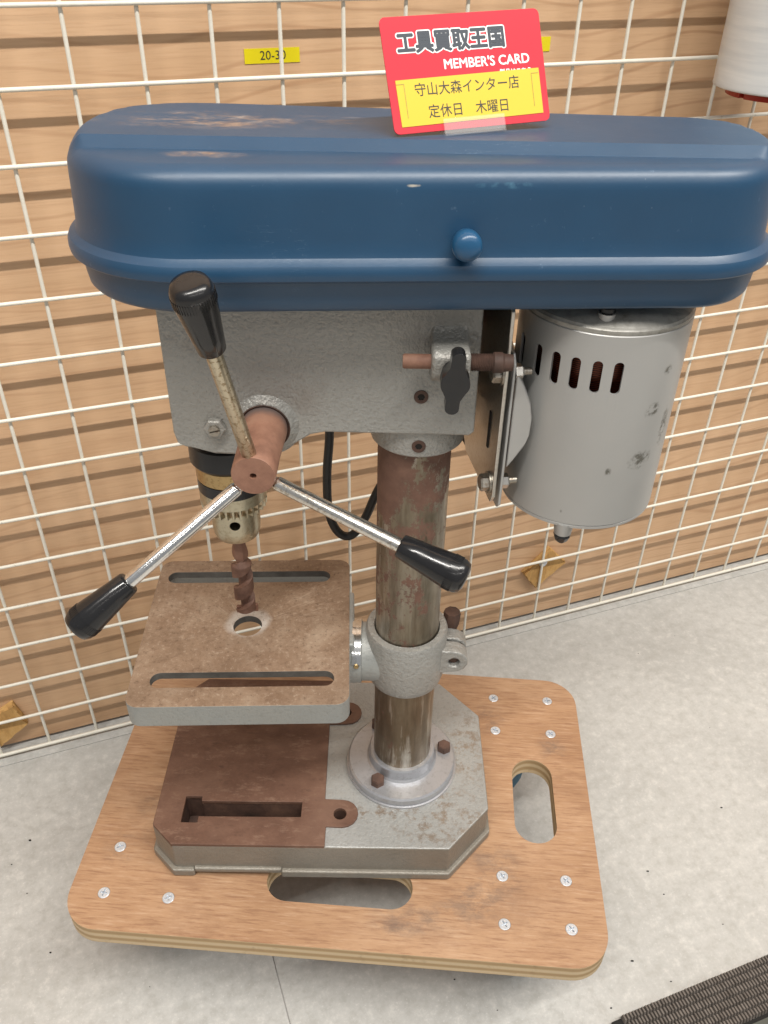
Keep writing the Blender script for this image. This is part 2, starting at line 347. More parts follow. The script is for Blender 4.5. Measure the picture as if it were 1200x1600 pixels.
def lathe(bm, prof, seg=48, T=None, close=False):
    rings = []
    for (r, z) in prof:
        if r < 1e-6: rings.append([bm.verts.new((0, 0, z))])
        else: rings.append([bm.verts.new((r * math.cos(2 * PI * k / seg), r * math.sin(2 * PI * k / seg), z)) for k in range(seg)])
    pairs = list(zip(rings, rings[1:])) + ([(rings[-1], rings[0])] if close else [])
    for a, b in pairs:
        for k in range(seg):
            q = [a[k % len(a)], a[(k + 1) % len(a)], b[(k + 1) % len(b)], b[k % len(b)]]
            u = []
            for x in q:
                if x not in u: u.append(x)
            if len(u) > 2: bm.faces.new(u)
    if T is not None: bmesh.ops.transform(bm, matrix=T, verts=[v for r_ in rings for v in r_])
def prism(bm, outline, holes, w0, w1, fn=lambda u, v, w: (u, v, w)):
    es = []; loops = []
    for lp in [outline] + list(holes):
        vs = [bm.verts.new(fn(u, v, w0)) for u, v in lp]
        loops.append(vs); es += [bm.edges.new((vs[i], vs[(i + 1) % len(vs)])) for i in range(len(vs))]
    r = bmesh.ops.triangle_fill(bm, use_beauty=True, use_dissolve=False, edges=es)
    fs = [g for g in r['geom'] if isinstance(g, bmesh.types.BMFace)]
    off = Vector(fn(0, 0, w1)) - Vector(fn(0, 0, w0))
    top = {}
    for lp in loops:
        for v in lp: top[v] = bm.verts.new(v.co + off)
    for f in fs: bm.faces.new([top[v] for v in f.verts])
    for lp in loops:
        for i in range(len(lp)):
            a, b = lp[i], lp[(i + 1) % len(lp)]; bm.faces.new((a, b, top[b], top[a]))
def rrect(cx, cy, hx, hy, r, n=8):
    out = []
    for (sx, sy, a0) in ((1, 1, 0), (-1, 1, 90), (-1, -1, 180), (1, -1, 270)):
        for k in range(n + 1):
            a = R(a0 + 90 * k / n); out.append((cx + sx * (hx - r) + r * math.cos(a), cy + sy * (hy - r) + r * math.sin(a)))
    o2 = []
    for p in out:
        if not o2 or math.hypot(p[0] - o2[-1][0], p[1] - o2[-1][1]) > 1e-6: o2.append(p)
    if math.hypot(o2[0][0] - o2[-1][0], o2[0][1] - o2[-1][1]) < 1e-6: o2.pop()
    return o2
def circ(cx, cy, r, n=24): return [(cx + r * math.cos(2 * PI * k / n), cy + r * math.sin(2 * PI * k / n)) for k in range(n)]
def tubepath(bm, pts, r, seg=12, cap=True):
    pts = [Vector(p) for p in pts]; rings = []; up = None
    for i, p in enumerate(pts):
        d = (pts[min(i + 1, len(pts) - 1)] - pts[max(i - 1, 0)]).normalized()
        if up is None: up = d.orthogonal().normalized()
        up = (up - d * up.dot(d)).normalized(); s = d.cross(up)
        rings.append([bm.verts.new(p + (up * math.cos(2 * PI * k / seg) + s * math.sin(2 * PI * k / seg)) * r) for k in range(seg)])
    for a, b in zip(rings, rings[1:]):
        for k in range(seg): bm.faces.new((a[k], a[(k + 1) % seg], b[(k + 1) % seg], b[k]))
    if cap: bm.faces.new(rings[0]); bm.faces.new(rings[-1])
def spline(P, n=10):
    P = [Vector(p) for p in P]; out = []
    for i in range(len(P) - 1):
        a, b, c_, d = P[max(i - 1, 0)], P[i], P[i + 1], P[min(i + 2, len(P) - 1)]
        for k in range(n):
            t = k / n
            out.append(.5 * ((2 * b) + (c_ - a) * t + (2 * a - 5 * b + 4 * c_ - d) * t * t + (3 * b - a - 3 * c_ + d) * t ** 3))
    return out + [P[-1]]
def hexbolt(name, mat, parent, p, d, af=.010, h=.006, washer=0, hollow=False):
    bm = bmesh.new(); r = af / 2 / math.cos(PI / 6); T = axisM(p, d)
    if washer: lathe(bm, [(0, 0), (washer, 0), (washer, .0012), (0, .0012)], 24, T)
    z0 = .0012 if washer else 0
    lathe(bm, [(0, z0), (r, z0), (r, z0 + h * .8), (r * .86, z0 + h), (0, z0 + h)], 6, T)
    if hollow: lathe(bm, [(0, z0 + h - .0002), (r * .55, z0 + h - .0002), (r * .55, z0 + h + .0022), (0, z0 + h + .0022)], 18, T)
    return finish(bm, name, mat, parent, 25)
def boolean(o, cutter_bm):
    me = bpy.data.meshes.new('cut'); bmesh.ops.recalc_face_normals(cutter_bm, faces=cutter_bm.faces); cutter_bm.to_mesh(me); cutter_bm.free()
    c_ = bpy.data.objects.new('cut', me); COL.objects.link(c_)
    c_.matrix_world = Matrix.Identity(4)
    if o.parent: c_.parent = o.parent; c_.location = o.location
    md = o.modifiers.new('cut', 'BOOLEAN'); md.operation = 'DIFFERENCE'; md.object = c_; md.solver = 'EXACT'
    bpy.context.view_layer.update()
    dg = bpy.context.evaluated_depsgraph_get()
    nm = bpy.data.meshes.new_from_object(o.evaluated_get(dg))
    o.modifiers.clear(); old = o.data; o.data = nm; nm.name = old.name
    bpy.data.objects.remove(c_); bpy.data.meshes.remove(me)
    nm.set_sharp_from_angle(angle=R(35))
def textmesh(s, size, offset=0.0, xs=1.0, spacing=1.0, align='CENTER'):
    cu = bpy.data.curves.new('t', 'FONT'); cu.body = s; cu.size = size; cu.align_x = align; cu.align_y = 'CENTER'
    cu.offset = offset; cu.space_character = spacing; cu.resolution_u = 3
    o = bpy.data.objects.new('t', cu); COL.objects.link(o); bpy.context.view_layer.update()
    me = bpy.data.meshes.new_from_object(o.evaluated_get(bpy.context.evaluated_depsgraph_get()))
    bpy.data.objects.remove(o); bpy.data.curves.remove(cu)
    me.transform(Matrix.Diagonal((xs, 1, 1, 1)))
    return me

# ================================================================== SETTING
GRIT = [(.2545, -.0265), (.2400, -.1072), (.1825, -.1300), (.4050, .1060), (.2450, -.003), (.0300, -.066), (.3600, .176), (-.285, .040), (-.366, .020), (-.35, -.035), (-.215, -.118), (.05, -.108), (.302, -.055), (-.375, -.006), (.085, -.133), (.305, .292), (.36, .325), (.34, .07), (.21, -.09), (-.31, -.09)]
# floor: a bed with real tiles (45 x 90 cm) laid on it, joints 0.8 mm wide
bm = bmesh.new(); box(bm, -6, 6, -6, 6, -.02, -.0012)
floor = struct(finish(bm, 'floor', 'joint', loc=WO, rot=(0, 0, WA)))
bm = bmesh.new(); box(bm, .0003, .8997, .0003, .4497, -.004, 0)
tile = finish(bm, 'floor_tile', 'floor', floor, 0, .0004, 1)
first = True
for i in range(-3, 4):
    for j in range(-5, 1):
        o = tile if first else tile.copy()
        if not first: COL.objects.link(o)
        o.location = (.025 + .9 * (i - (.0 if j % 2 == 0 else 0)), -.0105 + .45 * (j), 0)
        first = False
# loose dark grit lying on the floor
bm = bmesh.new()
for (x, y) in GRIT:
    r_ = random.uniform(.0004, .0010) * (1.5 if random.random() < .2 else 1); a0 = random.uniform(0, PI); vs_ = []
    for k in range(5):
        a_ = a0 + 2 * PI * k / 5; q_ = r_ * random.uniform(.5, 1.1); vs_.append((x + q_ * math.cos(a_) * 1.5, y + q_ * math.sin(a_) * .8))
    lo_ = [bm.verts.new((p_[0], p_[1], .0002)) for p_ in vs_]; hi_ = [bm.verts.new((p_[0], p_[1], .0002 + r_ * .6)) for p_ in vs_]
    bm.faces.new(hi_); bm.faces.new(lo_)
    for k in range(5): bm.faces.new((lo_[k], lo_[(k + 1) % 5], hi_[(k + 1) % 5], hi_[k]))
grit = tag(finish(bm, 'floor_grit', 'void', None, 0), 'scattered specks of dark grit on the pale floor', 'grit'); grit['kind'] = 'stuff'
# wood-grain wall behind the mesh
bm = bmesh.new(); box(bm, -3, 4, .0128, .04, .0060, 2.6)
wall = struct(finish(bm, 'wall', 'wall', loc=WO, rot=(0, 0, WA)))

# white wire mesh panel
mesh = root('wire_mesh_panel', 'white coated wire grid panel fixed in front of the wood-grain wall', 'wire grid', WO, WA, worldcoords=False)
def wirebm(a, b, r, seg=10):
    bm = bmesh.new(); tubepath(bm, [a, b], r, seg); return bm
hw = vw = None
Z0 = .006
for j in range(-6, 15):
    z = (14 - j) * .05 + Z0
    if j == 14: finish(wirebm((-.62, 0, 0), (1.48, 0, 0), .002), 'bottom_wire', 'wire', mesh, 60, loc=(0, -.0005, z)); continue
    if hw is None: hw = finish(wirebm((-.62, 0, 0), (1.48, 0, 0), .00165), 'horizontal_wire', 'wire', mesh, 60); o = hw
    else: o = hw.copy(); COL.objects.link(o)
    o.location = (0, -.0014, z)
for i in range(-12, 30):
    if vw is None: vw = finish(wirebm((0, 0, Z0), (0, 0, 1.02), .0016), 'vertical_wire', 'wire', mesh, 60); o = vw
    else: o = vw.copy(); COL.objects.link(o)
    o.location = (i * .05, .0014, 0); o.rotation_euler = (0, random.uniform(-.0012, .0012), 0)

# wood spacer blocks between wall and mesh
def block(pts, label, th, screw=None):
    c = [sum(p[0] for p in pts) / 4, sum(p[1] for p in pts) / 4]
    r = root('wood_block', label, 'wood block', wp(c[0], 0, c[1]), WA, 'rough wood spacer blocks behind the grid', worldcoords=False)
    bm = bmesh.new()
    q0 = [bm.verts.new((p[0] - c[0], .0126, p[1] - c[1])) for p in pts]; q1 = [bm.verts.new(((p[0] - c[0]) * .96, .0126 - th, (p[1] - c[1]) * .96)) for p in pts]
    bm.faces.new(q0); bm.faces.new(q1)
    for k in range(4): bm.faces.new((q0[k], q0[(k + 1) % 4], q1[(k + 1) % 4], q1[k]))
    bmesh.ops.subdivide_edges(bm, edges=bm.edges, cuts=6, use_grid_fill=True)
    for v in bm.verts:
        if v.co.y < .0123: v.co += Vector((random.uniform(-1, 1), random.uniform(-.6, .6), random.uniform(-1, 1))) * .0011
    finish(bm, 'block_body', 'block', r, 30)
    if screw:
        hexbolt('screw', 'screw', r, (screw[0] - c[0], .0126 - th - .0002, screw[1] - c[1]), (0, -1, 0), .004, .002, .0052)
block([(.4279, .0842), (.462, .1165), (.4870, .0887), (.4477, .0574)], 'rough pale wood block screwed behind the grid under the motor', .0085, (.4525, .098))
block([(-.2115, .052), (-.1741, .0715), (-.1660, .0385), (-.2000, .013)], 'rough pale wood block behind the grid near the floor left of the dolly', .009)

# yellow shelf labels stuck to the wall
def shelf_label(u0, u1, z0, z1, label, txt=None):
    r = root('shelf_label', label, 'label', wp((u0 + u1) / 2, .0124, (z0 + z1) / 2), WA, worldcoords=False)
    bm = bmesh.new(); box(bm, -(u1 - u0) / 2, (u1 - u0) / 2, -.0001, .0003, -(z1 - z0) / 2, (z1 - z0) / 2)
    finish(bm, 'label_tape', 'yellow', r, 0)
    if txt:
        me = textmesh(txt, .0086, xs=1.02); o = mobj(me, 'printed_number', 'ink', r, 0, loc=(.0005, -.00025, 0), rot=(PI / 2, 0, 0))
shelf_label(.1252, .1678, .6637, .6738, 'small yellow wall label printed 20-30', '20-30')
shelf_label(.3405, .3832, .6640, .6748, 'small yellow wall label peeking out behind the red card')

# stretch film roll hanging in front of the mesh
fr = root('film_roll', 'translucent white stretch film roll with red core hanging before the grid', 'film roll', wp(.5660, -.0600, .640), WA, worldcoords=False)
bm = bmesh.new(); pr = [(.037, 0)] + [(.0535 - .0015 * (1 - math.sin(a)), .002 - .002 * math.cos(a) if False else .0005 + .003 * (1 - math.cos(a)) * .5) for a in (0, .5, 1, PI / 2)]
for k in range(13):
    z = .004 + .024 * k; pr.append((.0535 + random.uniform(-.0005, .0005), z))
pr += [(.0525, .2965), (.037, .2965)]
lathe(bm, pr, 72, None, True); finish(bm, 'film', 'film', fr, 50)
bm = bmesh.new()
lathe(bm, [(.031, -.006), (.0365, -.006), (.0368, .302), (.031, .302)], 48, None, True)
finish(bm, 'core_tube', 'redcore', fr, 40)
bm = bmesh.new(); 
for k in range(6):
    a0 = 2 * PI * k / 6 + .2
    vs = []
    for q in range(9):
        a = a0 + q * (PI / 3 - .12) / 8
        vs.append((a,))
    for q in range(8):
        a, b = vs[q][0], vs[q + 1][0]
        P = [bm.verts.new((r_ * math.cos(t), r_ * math.sin(t), z)) for z in (-.0055, -.0015) for r_, t in ((.0366, a), (.0415, a), (.0415, b), (.0366, b))]
        for f in ((0, 1, 2, 3), (4, 7, 6, 5), (1, 5, 6, 2), (0, 3, 7, 4), (0, 4, 5, 1), (3, 2, 6, 7)): bm.faces.new([P[i] for i in f])
bmesh.ops.remove_doubles(bm, verts=bm.verts, dist=1e-5)
finish(bm, 'core_flange', 'redcore', fr, 30)
bm = bmesh.new(); tubepath(bm, spline([(0, .0600, .345), (0, .04, .345), (0, .012, .343), (0, 0, .33), (0, 0, .318), (0, .012, .308), (0, .031, .306)], 6), .0025, 10)
finish(bm, 'hanging_hook', 'zinc', fr, 60)

# brown ribbed mat at the edge of the floor
mat = root('floor_mat', 'dark brown ribbed rubber mat lying on the pale floor', 'mat', wp(.9, -.456, .0004), WA, worldcoords=False)
bm = bmesh.new(); box(bm, -.62, .62, -.50, -.001, 0, .0035)
finish(bm, 'mat_backing', 'matbase', mat)
bm = bmesh.new(); box(bm, -.62, .62, -.50, -.043, .0036, .0068)
finish(bm, 'carpet_field', 'matflat', mat)
bm = bmesh.new(); nrib = 390
for row in range(6):
    y = -.0030 - .0066 * row
    for k in range(nrib):
        x = -.61 + 1.22 * (k + (.5 if row % 2 else 0)) / nrib + random.uniform(-.0001, .0001); hh = .0078 + random.uniform(-.0004, .0004)
        a = .00105
        P = [bm.verts.new(q) for q in ((x - a, y - .0034, .003), (x + a, y - .0034, .003), (x + a, y + .0030, .003), (x - a, y + .0030, .003), (x - a * .7 + .0006, y - .0020, hh), (x + a * .7 + .0006, y - .0020, hh), (x + a * .7 + .0006, y + .0026, hh), (x - a * .7 + .0006, y + .0026, hh))]
        for f in ((4, 5, 6, 7), (0, 1, 5, 4), (1, 2, 6, 5), (2, 3, 7, 6), (3, 0, 4, 7)): bm.faces.new([P[i] for i in f])
o = finish(bm, 'rib_strip', 'mat', mat, 0); o['kind'] = 'stuff'

# ================================================================== DOLLY
ZD = .1165
DR = R(-3.8); DC = Vector((-.0455 * math.cos(DR) - .0008 * math.sin(DR), -.0455 * math.sin(DR) + .0008 * math.cos(DR), 0))
dolly = root('furniture_dolly', 'square plywood platform dolly with rounded corners under the drill press', 'dolly', DC, DR, worldcoords=False)
def dl(x, y):
    d = Vector((x, y, 0)) - DC; c, s = math.cos(-DR), math.sin(-DR)
    return (d.x * c - d.y * s, d.x * s + d.y * c)
hole1 = rrect(.165, .001, .0182, .0432, .018, 8)
hole2 = rrect(.0015, -.0925, .0595, .0180, .0178, 8)
SP = [(.0947, .1119), (.1483, .1092), (.0926, .0711), (.1455, .0679), (.0835, -.0795), (.1355, -.0828), (.081, -.120), (.1331, -.1233),
      (-.2364, -.0581), (-.2391, -.0989), (-.1866, -.1024)]
bm = bmesh.new(); prism(bm, rrect(0, 0, .2145, .1453, .030, 10), [hole1, hole2] + [circ(*dl(x, y), .0049, 16) for x, y in SP], ZD - .0185, ZD)
bm.normal_update()
board = finish(bm, 'board', ['ply', 'plyedge'], dolly, 35)
for p in board.data.polygons:
    if abs(p.normal.z) < .5: p.material_index = 1
scr = None
for (x, y) in SP:
    if scr is None:
        bm = bmesh.new(); lathe(bm, [(0, .0003), (.0043, .0003), (.0047, .0000), (.0047, -.003), (0, -.003)], 28)
        scr = finish(bm, 'screw', 'screw', dolly, 30)
        c_ = bmesh.new()
        for ax in (0, 1):
            box(c_, *((-.0024, .0024, -.00055, .00055) if ax == 0 else (-.00056, .00056, -.0024, .0024)), -.0012, .003)
        me = bpy.data.meshes.new('x'); c_.to_mesh(me); 
        c_.free(); c1 = bmesh.new(); box(c1, -.0028, .0028, -.0006, .0006, -.0016, .003); boolean(scr, c1)
        c2 = bmesh.new(); box(c2, -.00061, .00061, -.0028, .0028, -.0017, .003); boolean(scr, c2)
        o = scr
    else: o = scr.copy(); COL.objects.link(o)
    u, v = dl(x, y); o.location = (u, v, ZD); o.rotation_euler = (0, 0, random.uniform(0, PI))
for (cx, cy, ang) in ((.120, .090, 200), (.108, -.101, 70), (-.212, -.080, 80), (-.202, .110, -80)):
    u, v = dl(cx, cy)
    bm = bmesh.new(); box(bm, -.033, .033, -.026, .026, ZD - .0235, ZD - .0186)
    lathe(bm, [(0, ZD - .032), (.020, ZD - .032), (.022, ZD - .027), (.020, ZD - .0236), (0, ZD - .0236)], 24)
    cs = finish(bm, 'caster', 'zinc', dolly, 30, loc=(u, v, 0), rot=(0, 0, R(ang) - DR))
    bm = bmesh.new()
    for s in (-1, 1):
        prism(bm, [(-.018, ZD - .032), (.018, ZD - .032), (.040, .036), (.033, .026), (.020, .030)], [], s * .0165, s * .0185, lambda a, b, w: (a, w, b))
    tubepath(bm, [(.030, -.0195, .0375), (.030, .0195, .0375)], .004, 10)
    finish(bm, 'fork', 'zinc', cs, 30)
    bm = bmesh.new(); lathe(bm, [(.0045, -.013), (.030, -.013), (.036, -.010), (.0372, -.005), (.0372, .005), (.036, .010), (.030, .013), (.0045, .013)], 40, axisM((.030, 0, .0375), (0, 1, 0)), True)
    finish(bm, 'wheel', 'bluewheel', cs, 35)

# ================================================================== DRILL PRESS
YC = .003
dp = root('drill_press', 'old bench drill press with blue belt cover and rusty table standing on the dolly', 'drill press', (0, YC, ZD))
ZB = .155
def octo(e=0.0):
    return [(-.184 - e * .4, -.0805 - e), (.0375 + e * .4, -.0805 - e), (.0722 + e, -.0425 - e * .4), (.0722 + e, .0565 + e * .4), (.0375 + e * .4, .0955 + e), (-.184 - e * .4, .0955 + e), (-.2025 - e, .077 + e * .4), (-.2025 - e, -.0630 - e * .4)]
def clipx(poly, x0, x1):
    def cl(P, f, X):
        out = []
        for i in range(len(P)):
            a, b = P[i], P[(i + 1) % len(P)]
            ia, ib = f(a[0]), f(b[0])
            if ia: out.append(a)
            if ia != ib:
                t = (X - a[0]) / (b[0] - a[0]); out.append((X, a[1] + t * (b[1] - a[1])))
        return out
    P = cl(poly, lambda x: x >= x0, x0); return cl(P, lambda x: x <= x1, x1)
def tslot(s):
    yy = [(-.180, -.0604), (-.1668, -.0604), (-.1668, -.0546), (-.083, -.0540), (-.083, -.0402), (-.1665, -.0405), (-.1670, -.0360), (-.180, -.0360)]
    return yy if s < 0 else [(x, 2 * YC - y) for x, y in yy][::-1]
bm = bmesh.new()
prism(bm, octo(), [tslot(-1), tslot(1), circ(-.0510, -.0505, .0052), circ(-.0510, 2 * YC + .0505, .0052)], ZD + .0035, ZB)
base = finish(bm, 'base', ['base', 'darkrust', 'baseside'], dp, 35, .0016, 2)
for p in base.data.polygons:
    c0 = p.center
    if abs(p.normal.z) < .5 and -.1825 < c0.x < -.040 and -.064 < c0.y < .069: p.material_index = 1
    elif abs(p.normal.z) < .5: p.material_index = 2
bm = bmesh.new(); prism(bm, [(x * .97, y * .95) for x, y in octo()], [], ZD + .0108, ZD + .0125); finish(bm, 'base_web', 'darkrust', base)
bm = bmesh.new()
for (x0, x1) in ((-.3, -.168), (-.098, .3)): prism(bm, clipx(octo(.0035), x0, x1), [], ZD + .0002, ZD + .0085)
prism(bm, clipx(octo(.0030), -.1685, -.0975), [], ZD + .0050, ZD + .0105)
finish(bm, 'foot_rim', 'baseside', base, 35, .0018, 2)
pad = [(-.184, -.0803), (-.0618, -.0803), (-.0618, -.0625)]
for k in range(9):
    a = R(-90 + 180 * k / 8); pad.append((-.049 + .0130 * math.cos(a), -.0500 + .0130 * math.sin(a)))
pad += [(-.0640, -.0365), (-.0648, .0425)]
for k in range(9):
    a = R(-90 + 180 * k / 8); pad.append((-.049 + .0130 * math.cos(a), .0560 + .0130 * math.sin(a)))
pad += [(-.0648, .0695), (-.0650, .0953), (-.184, .0953), (-.2023, .077), (-.2023, -.0628)]
bm = bmesh.new(); prism(bm, pad, [tslot(-1), tslot(1), circ(-.0510, -.0505, .0052), circ(-.0510, .0565, .0052)], ZB - .003, ZB + .0016)
finish(bm, 'machined_pad', 'pad', base, 30, .0005, 1)
# flange
bm = bmesh.new(); lathe(bm, [(0, ZB - .002), (.0475, ZB - .002), (.0475, ZB + .0018), (.0462, ZB + .0022), (.0462, ZB + .0085), (.0448, ZB + .0100), (.0300, ZB + .0108), (.0285, ZB + .0125), (.0278, ZB + .0215), (.0268, ZB + .0228), (.0236, ZB + .0228), (.0236, ZB + .015)], 96, Matrix.Translation((0, YC, 0)))
fl = finish(bm, 'column_flange', 'flange', dp, 30)
for (x, y) in ((.0368, .0095), (-.0205, -.0260), (-.021, .034)):
    hexbolt('flange_bolt', 'darkrust', fl, (x, y, ZB + .0100), (random.uniform(-.05, .05), 0, 1), .0105, .0068)
# column
bm = bmesh.new(); lathe(bm, [(0, ZB), (.0240, ZB), (.0240, .52), (0, .52)], 96, Matrix.Translation((0, YC, 0))); finish(bm, 'column', 'column', dp, 30)
# table clamp
bm = bmesh.new(); lathe(bm, [(.0244, .270), (.0262, .2665), (.0285, .2690), (.0302, .2760), (.0310, .290), (.0310, .3185), (.0298, .3205), (.0250, .3205), (.0244, .3190)], 72, Matrix.Translation((0, YC, 0)), True)
tc = finish(bm, 'table_clamp', 'cast', dp, 35)
bm = bmesh.new()
for (y0, y1) in ((-.0135, -.0008), (.0012, .0135)):
    pr = [(.018, .3085), (.036, .3075)] + [(.0365 + .0105 * math.cos(R(a)), .2965 + .0105 * math.sin(R(a))) for a in (70, 45, 20, -10, -40, -70, -90)] + [(.018, .283)]
    prism(bm, pr, [circ(.0362, .2962, .0042, 16)] , y0, y1, lambda u, v, w: (u, w, v))
finish(bm, 'clamp_ear', 'cast', tc, 35, .0016, 2)
bm = bmesh.new(); tubepath(bm, [(.0362, -.0095, .2962), (.0362, .016, .2962)], .0036, 14); finish(bm, 'clamp_screw', 'darkrust', tc, 40)
bm = bmesh.new(); T = axisM((.0345, .0175, .288), (.03, .05, 1))
lathe(bm, [(0, 0), (.0050, 0), (.0055, .012), (.0052, .016), (.0068, .022), (.0072, .028), (.0062, .0315), (0, .0325)], 8, T)
finish(bm, 'clamp_lever', 'darkrust', tc, 20)
bm = bmesh.new(); lathe(bm, [(0, -.045), (.0245, -.045), (.0245, -.0345), (.0228, -.0340), (.0228, -.028), (.0235, -.020), (0, -.018)], 64, axisM((0, YC, .291), (1, 0, 0)))
finish(bm, 'trunnion', 'tableside', tc, 30)
bm = bmesh.new()   # bright angle-scale strip round the upper part of the trunnion
vs = []
for k in range(25):
    a = R(20 + 140 * k / 24)
    vs.append([bm.verts.new((x, YC + r_ * math.cos(a), .291 + r_ * math.sin(a))) for x, r_ in ((-.0415, .0247), (-.0415, .0254), (-.0348, .0254), (-.0348, .0247))])
for a, b in zip(vs, vs[1:]):
    for k in range(4): bm.faces.new((a[k], a[(k + 1) % 4], b[(k + 1) % 4], b[k]))
bm.faces.new(vs[0]); bm.faces.new(vs[-1])
sc_ = finish(bm, 'angle_scale', 'chromeclean', tc, 40)
a = R(155 + 25); hexbolt('scale_rivet', 'brass', tc, (-.038, YC - .0240, .299), (0, -1, .3), .0035, .0012)
# work table
TX, TY, TA, TZ = -.1212, .0016, R(2.2), .317
tb = bpy.data.objects.new('work_table', None)
slots = [rrect(-.004, .0575, .0655, .0066, .0065, 6), rrect(.0015, -.0540, .0650, .0070, .0068, 6)]
bm = bmesh.new(); prism(bm, rrect(0, 0, .0774, .0786, .0095, 6), slots + [circ(0, .0004, .0108, 32)], -.0062, 0)
bpy.data.objects.remove(tb)
tb = finish(bm, 'work_table', ['tabletop', 'tableside', 'slotwall'], dp, 35, .0008, 2, loc=Vector((TX, TY, TZ)) - dp.location, rot=(0, 0, TA))
for p in tb.data.polygons:
    if p.normal.z < .5: p.material_index = 2 if abs(p.normal.z) < .5 and abs(p.center.x) < .0745 and abs(p.center.y) < .0745 else 1
bm = bmesh.new(); prism(bm, rrect(0, 0, .0775, .0787, .0096, 6), [rrect(0, 0, .0715, .0725, .006, 6)], -.0200, -.0017); finish(bm, 'table_skirt', 'tableside', tb, 35, .001, 2)
bm = bmesh.new(); box(bm, .070, .0812, -.020, .040, -.030, -.0012); finish(bm, 'table_boss', ['tableside'], tb, 35, .002, 2)
bm = bmesh.new()
box(bm, -.0714, -.013, -.0025, .0025, -.0160, -.0063); finish(bm, 'table_rib', 'tableside', tb)
bm = bmesh.new(); box(bm, .013, .0714, -.0025, .0025, -.0160, -.0063); finish(bm, 'table_rib', 'tableside', tb)

# ---- head casting
FY = -.030
prof = [(-.1462, .603), (-.1464, .506), (-.1448, .4985), (-.1400, .4960), (-.1330, .4945), (-.1220, .4912), (-.1050, .4908), (-.0890, .4920), (-.0790, .4955), (-.0715, .5010), (-.0640, .5060), (-.0560, .5078), (.0310, .5070), (.0338, .5095), (.0332, .603)]
prof = [(x, z) for x, z in prof]
bm = bmesh.new(); prism(bm, prof, [], FY, .036, lambda u, v, w: (u, w, v))
head = finish(bm, 'head_casting', 'cast', dp, 40, .0030, 3)
bm = bmesh.new(); lathe(bm, [(.0243, .489), (.0285, .4885), (.0300, .4900), (.0303, .496), (.0305, .512), (.0243, .512)], 72, Matrix.Translation((.0015, YC, 0)), True)
finish(bm, 'column_socket', 'cast', head, 35)
HX, HZ = -.0908, .5125
bm = bmesh.new(); lathe(bm, [(.0215, -.0012), (.0200, .0001), (.0182, .0010), (.0170, .0022), (.0161, .0028), (.0152, .0032), (.0146, .0020), (.0142, -.002)], 64, axisM((HX, FY, HZ), (0, -1, 0)), True)
finish(bm, 'hub_boss', 'cast', head, 50)
bm = bmesh.new(); lathe(bm, [(.0128, .0005), (.0147, .0022), (.0153, .0036), (.0149, .0040), (.0138, .0032), (.0128, .002)], 48, axisM((HX, FY, HZ), (0, -1, 0)), True)
finish(bm, 'grease_ring', 'darkrust', head, 50)
nut = hexbolt('lock_nut', 'cast', head, (-.1205, FY - .0003, .5108), (0, -1, 0), .0115, .0040)
bm = bmesh.new(); lathe(bm, [(0, .003), (.0034, .003), (.0034, .0062), (0, .0062)], 20, axisM((-.1205, FY, .5108), (0, -1, 0))); so = finish(bm, 'lock_screw', 'zincdull', head, 30)
cb_ = bmesh.new(); box(cb_, -.006, .006, -.0005, .0005, -.0012, .004, axisM((-.1205, FY - .0062, .5108), (0, -1, 0)) @ Matrix.Rotation(.25, 4, 'Z')); boolean(so, cb_)
for (x, y, z) in ((.0012, FY, .5330), (.0012, YC - .0303, .4975)):
    bm = bmesh.new(); lathe(bm, [(.0021, .0005), (.0027, .0007), (.0042, .0006), (.0044, -.001), (.0021, -.001)], 24, axisM((x, y, z), (0, -1, 0)), True)
    ss = finish(bm, 'set_screw', 'darkrust', head, 40)
    bm = bmesh.new(); lathe(bm, [(0, -.0006), (.0022, -.0006), (.0022, .0002), (0, .0002)], 6, axisM((x, y, z), (0, -1, 0))); finish(bm, 'hex_socket', 'void', ss, 0)
# belt-tension boss, rod, wing bolt
bm = bmesh.new(); prism(bm, [(-.0285, .5790), (-.0320, .5745), (-.0390, .5715), (-.0490, .5710), (-.0525, .5690), (-.0530, .5600), (-.0500, .5535), (-.0420, .5495), (-.0285, .5460)], [], .0050, .0262, lambda u, v, w: (w, u, v))
finish(bm, 'tension_boss', 'cast', head, 40, .0022, 3)
bm = bmesh.new(); lathe(bm, [(0, -.0105), (.0036, -.0105), (.0041, -.0095), (.0041, .0240), (0, .0240)], 24, axisM((0, -.0430, .5620), (1, 0, 0))); tr = finish(bm, 'tension_rod', 'rust', dp, 35)
bm = bmesh.new(); pf = [(0, .0255), (.0046, .0255)]
for k in range(14): z = .0262 + k * .0009; pf += [(.0050, z), (.0045, z + .00045)]
pf += [(.0058, .0395), (.0058, .0440), (.0050, .0450), (.0045, .0500), (0, .0500)]
lathe(bm, pf, 24, axisM((0, -.0430, .5620), (1, 0, 0))); finish(bm, 'threaded_end', 'darkrust', tr, 25)
def wing(hl, hc, he):
    out = []
    def arc(cx, cz, r, a0, a1, n=8): return [(cx + r * math.cos(R(a0 + (a1 - a0) * k / n)), cz + r * math.sin(R(a0 + (a1 - a0) * k / n))) for k in range(n + 1)]
    out += arc(0, hl - he, he, 20, 160)
    out += [(-he * .95, hl - he * 2.1)] + arc(0, 0, hc, 140, 220) + [(-he * .95, -hl + he * 2.1)]
    out += arc(0, -hl + he, he, 200, 340)
    out += [(he * .95, -hl + he * 2.1)] + arc(0, 0, hc, -40, 40) + [(he * .95, hl - he * 2.1)]
    return out
bm = bmesh.new(); prism(bm, wing(.0180, .0079, .0040), [], -.0575, -.0665, lambda u, v, w: (u, w, v))
wb = finish(bm, 'wing_bolt', 'black', dp, 45, .0014, 3)
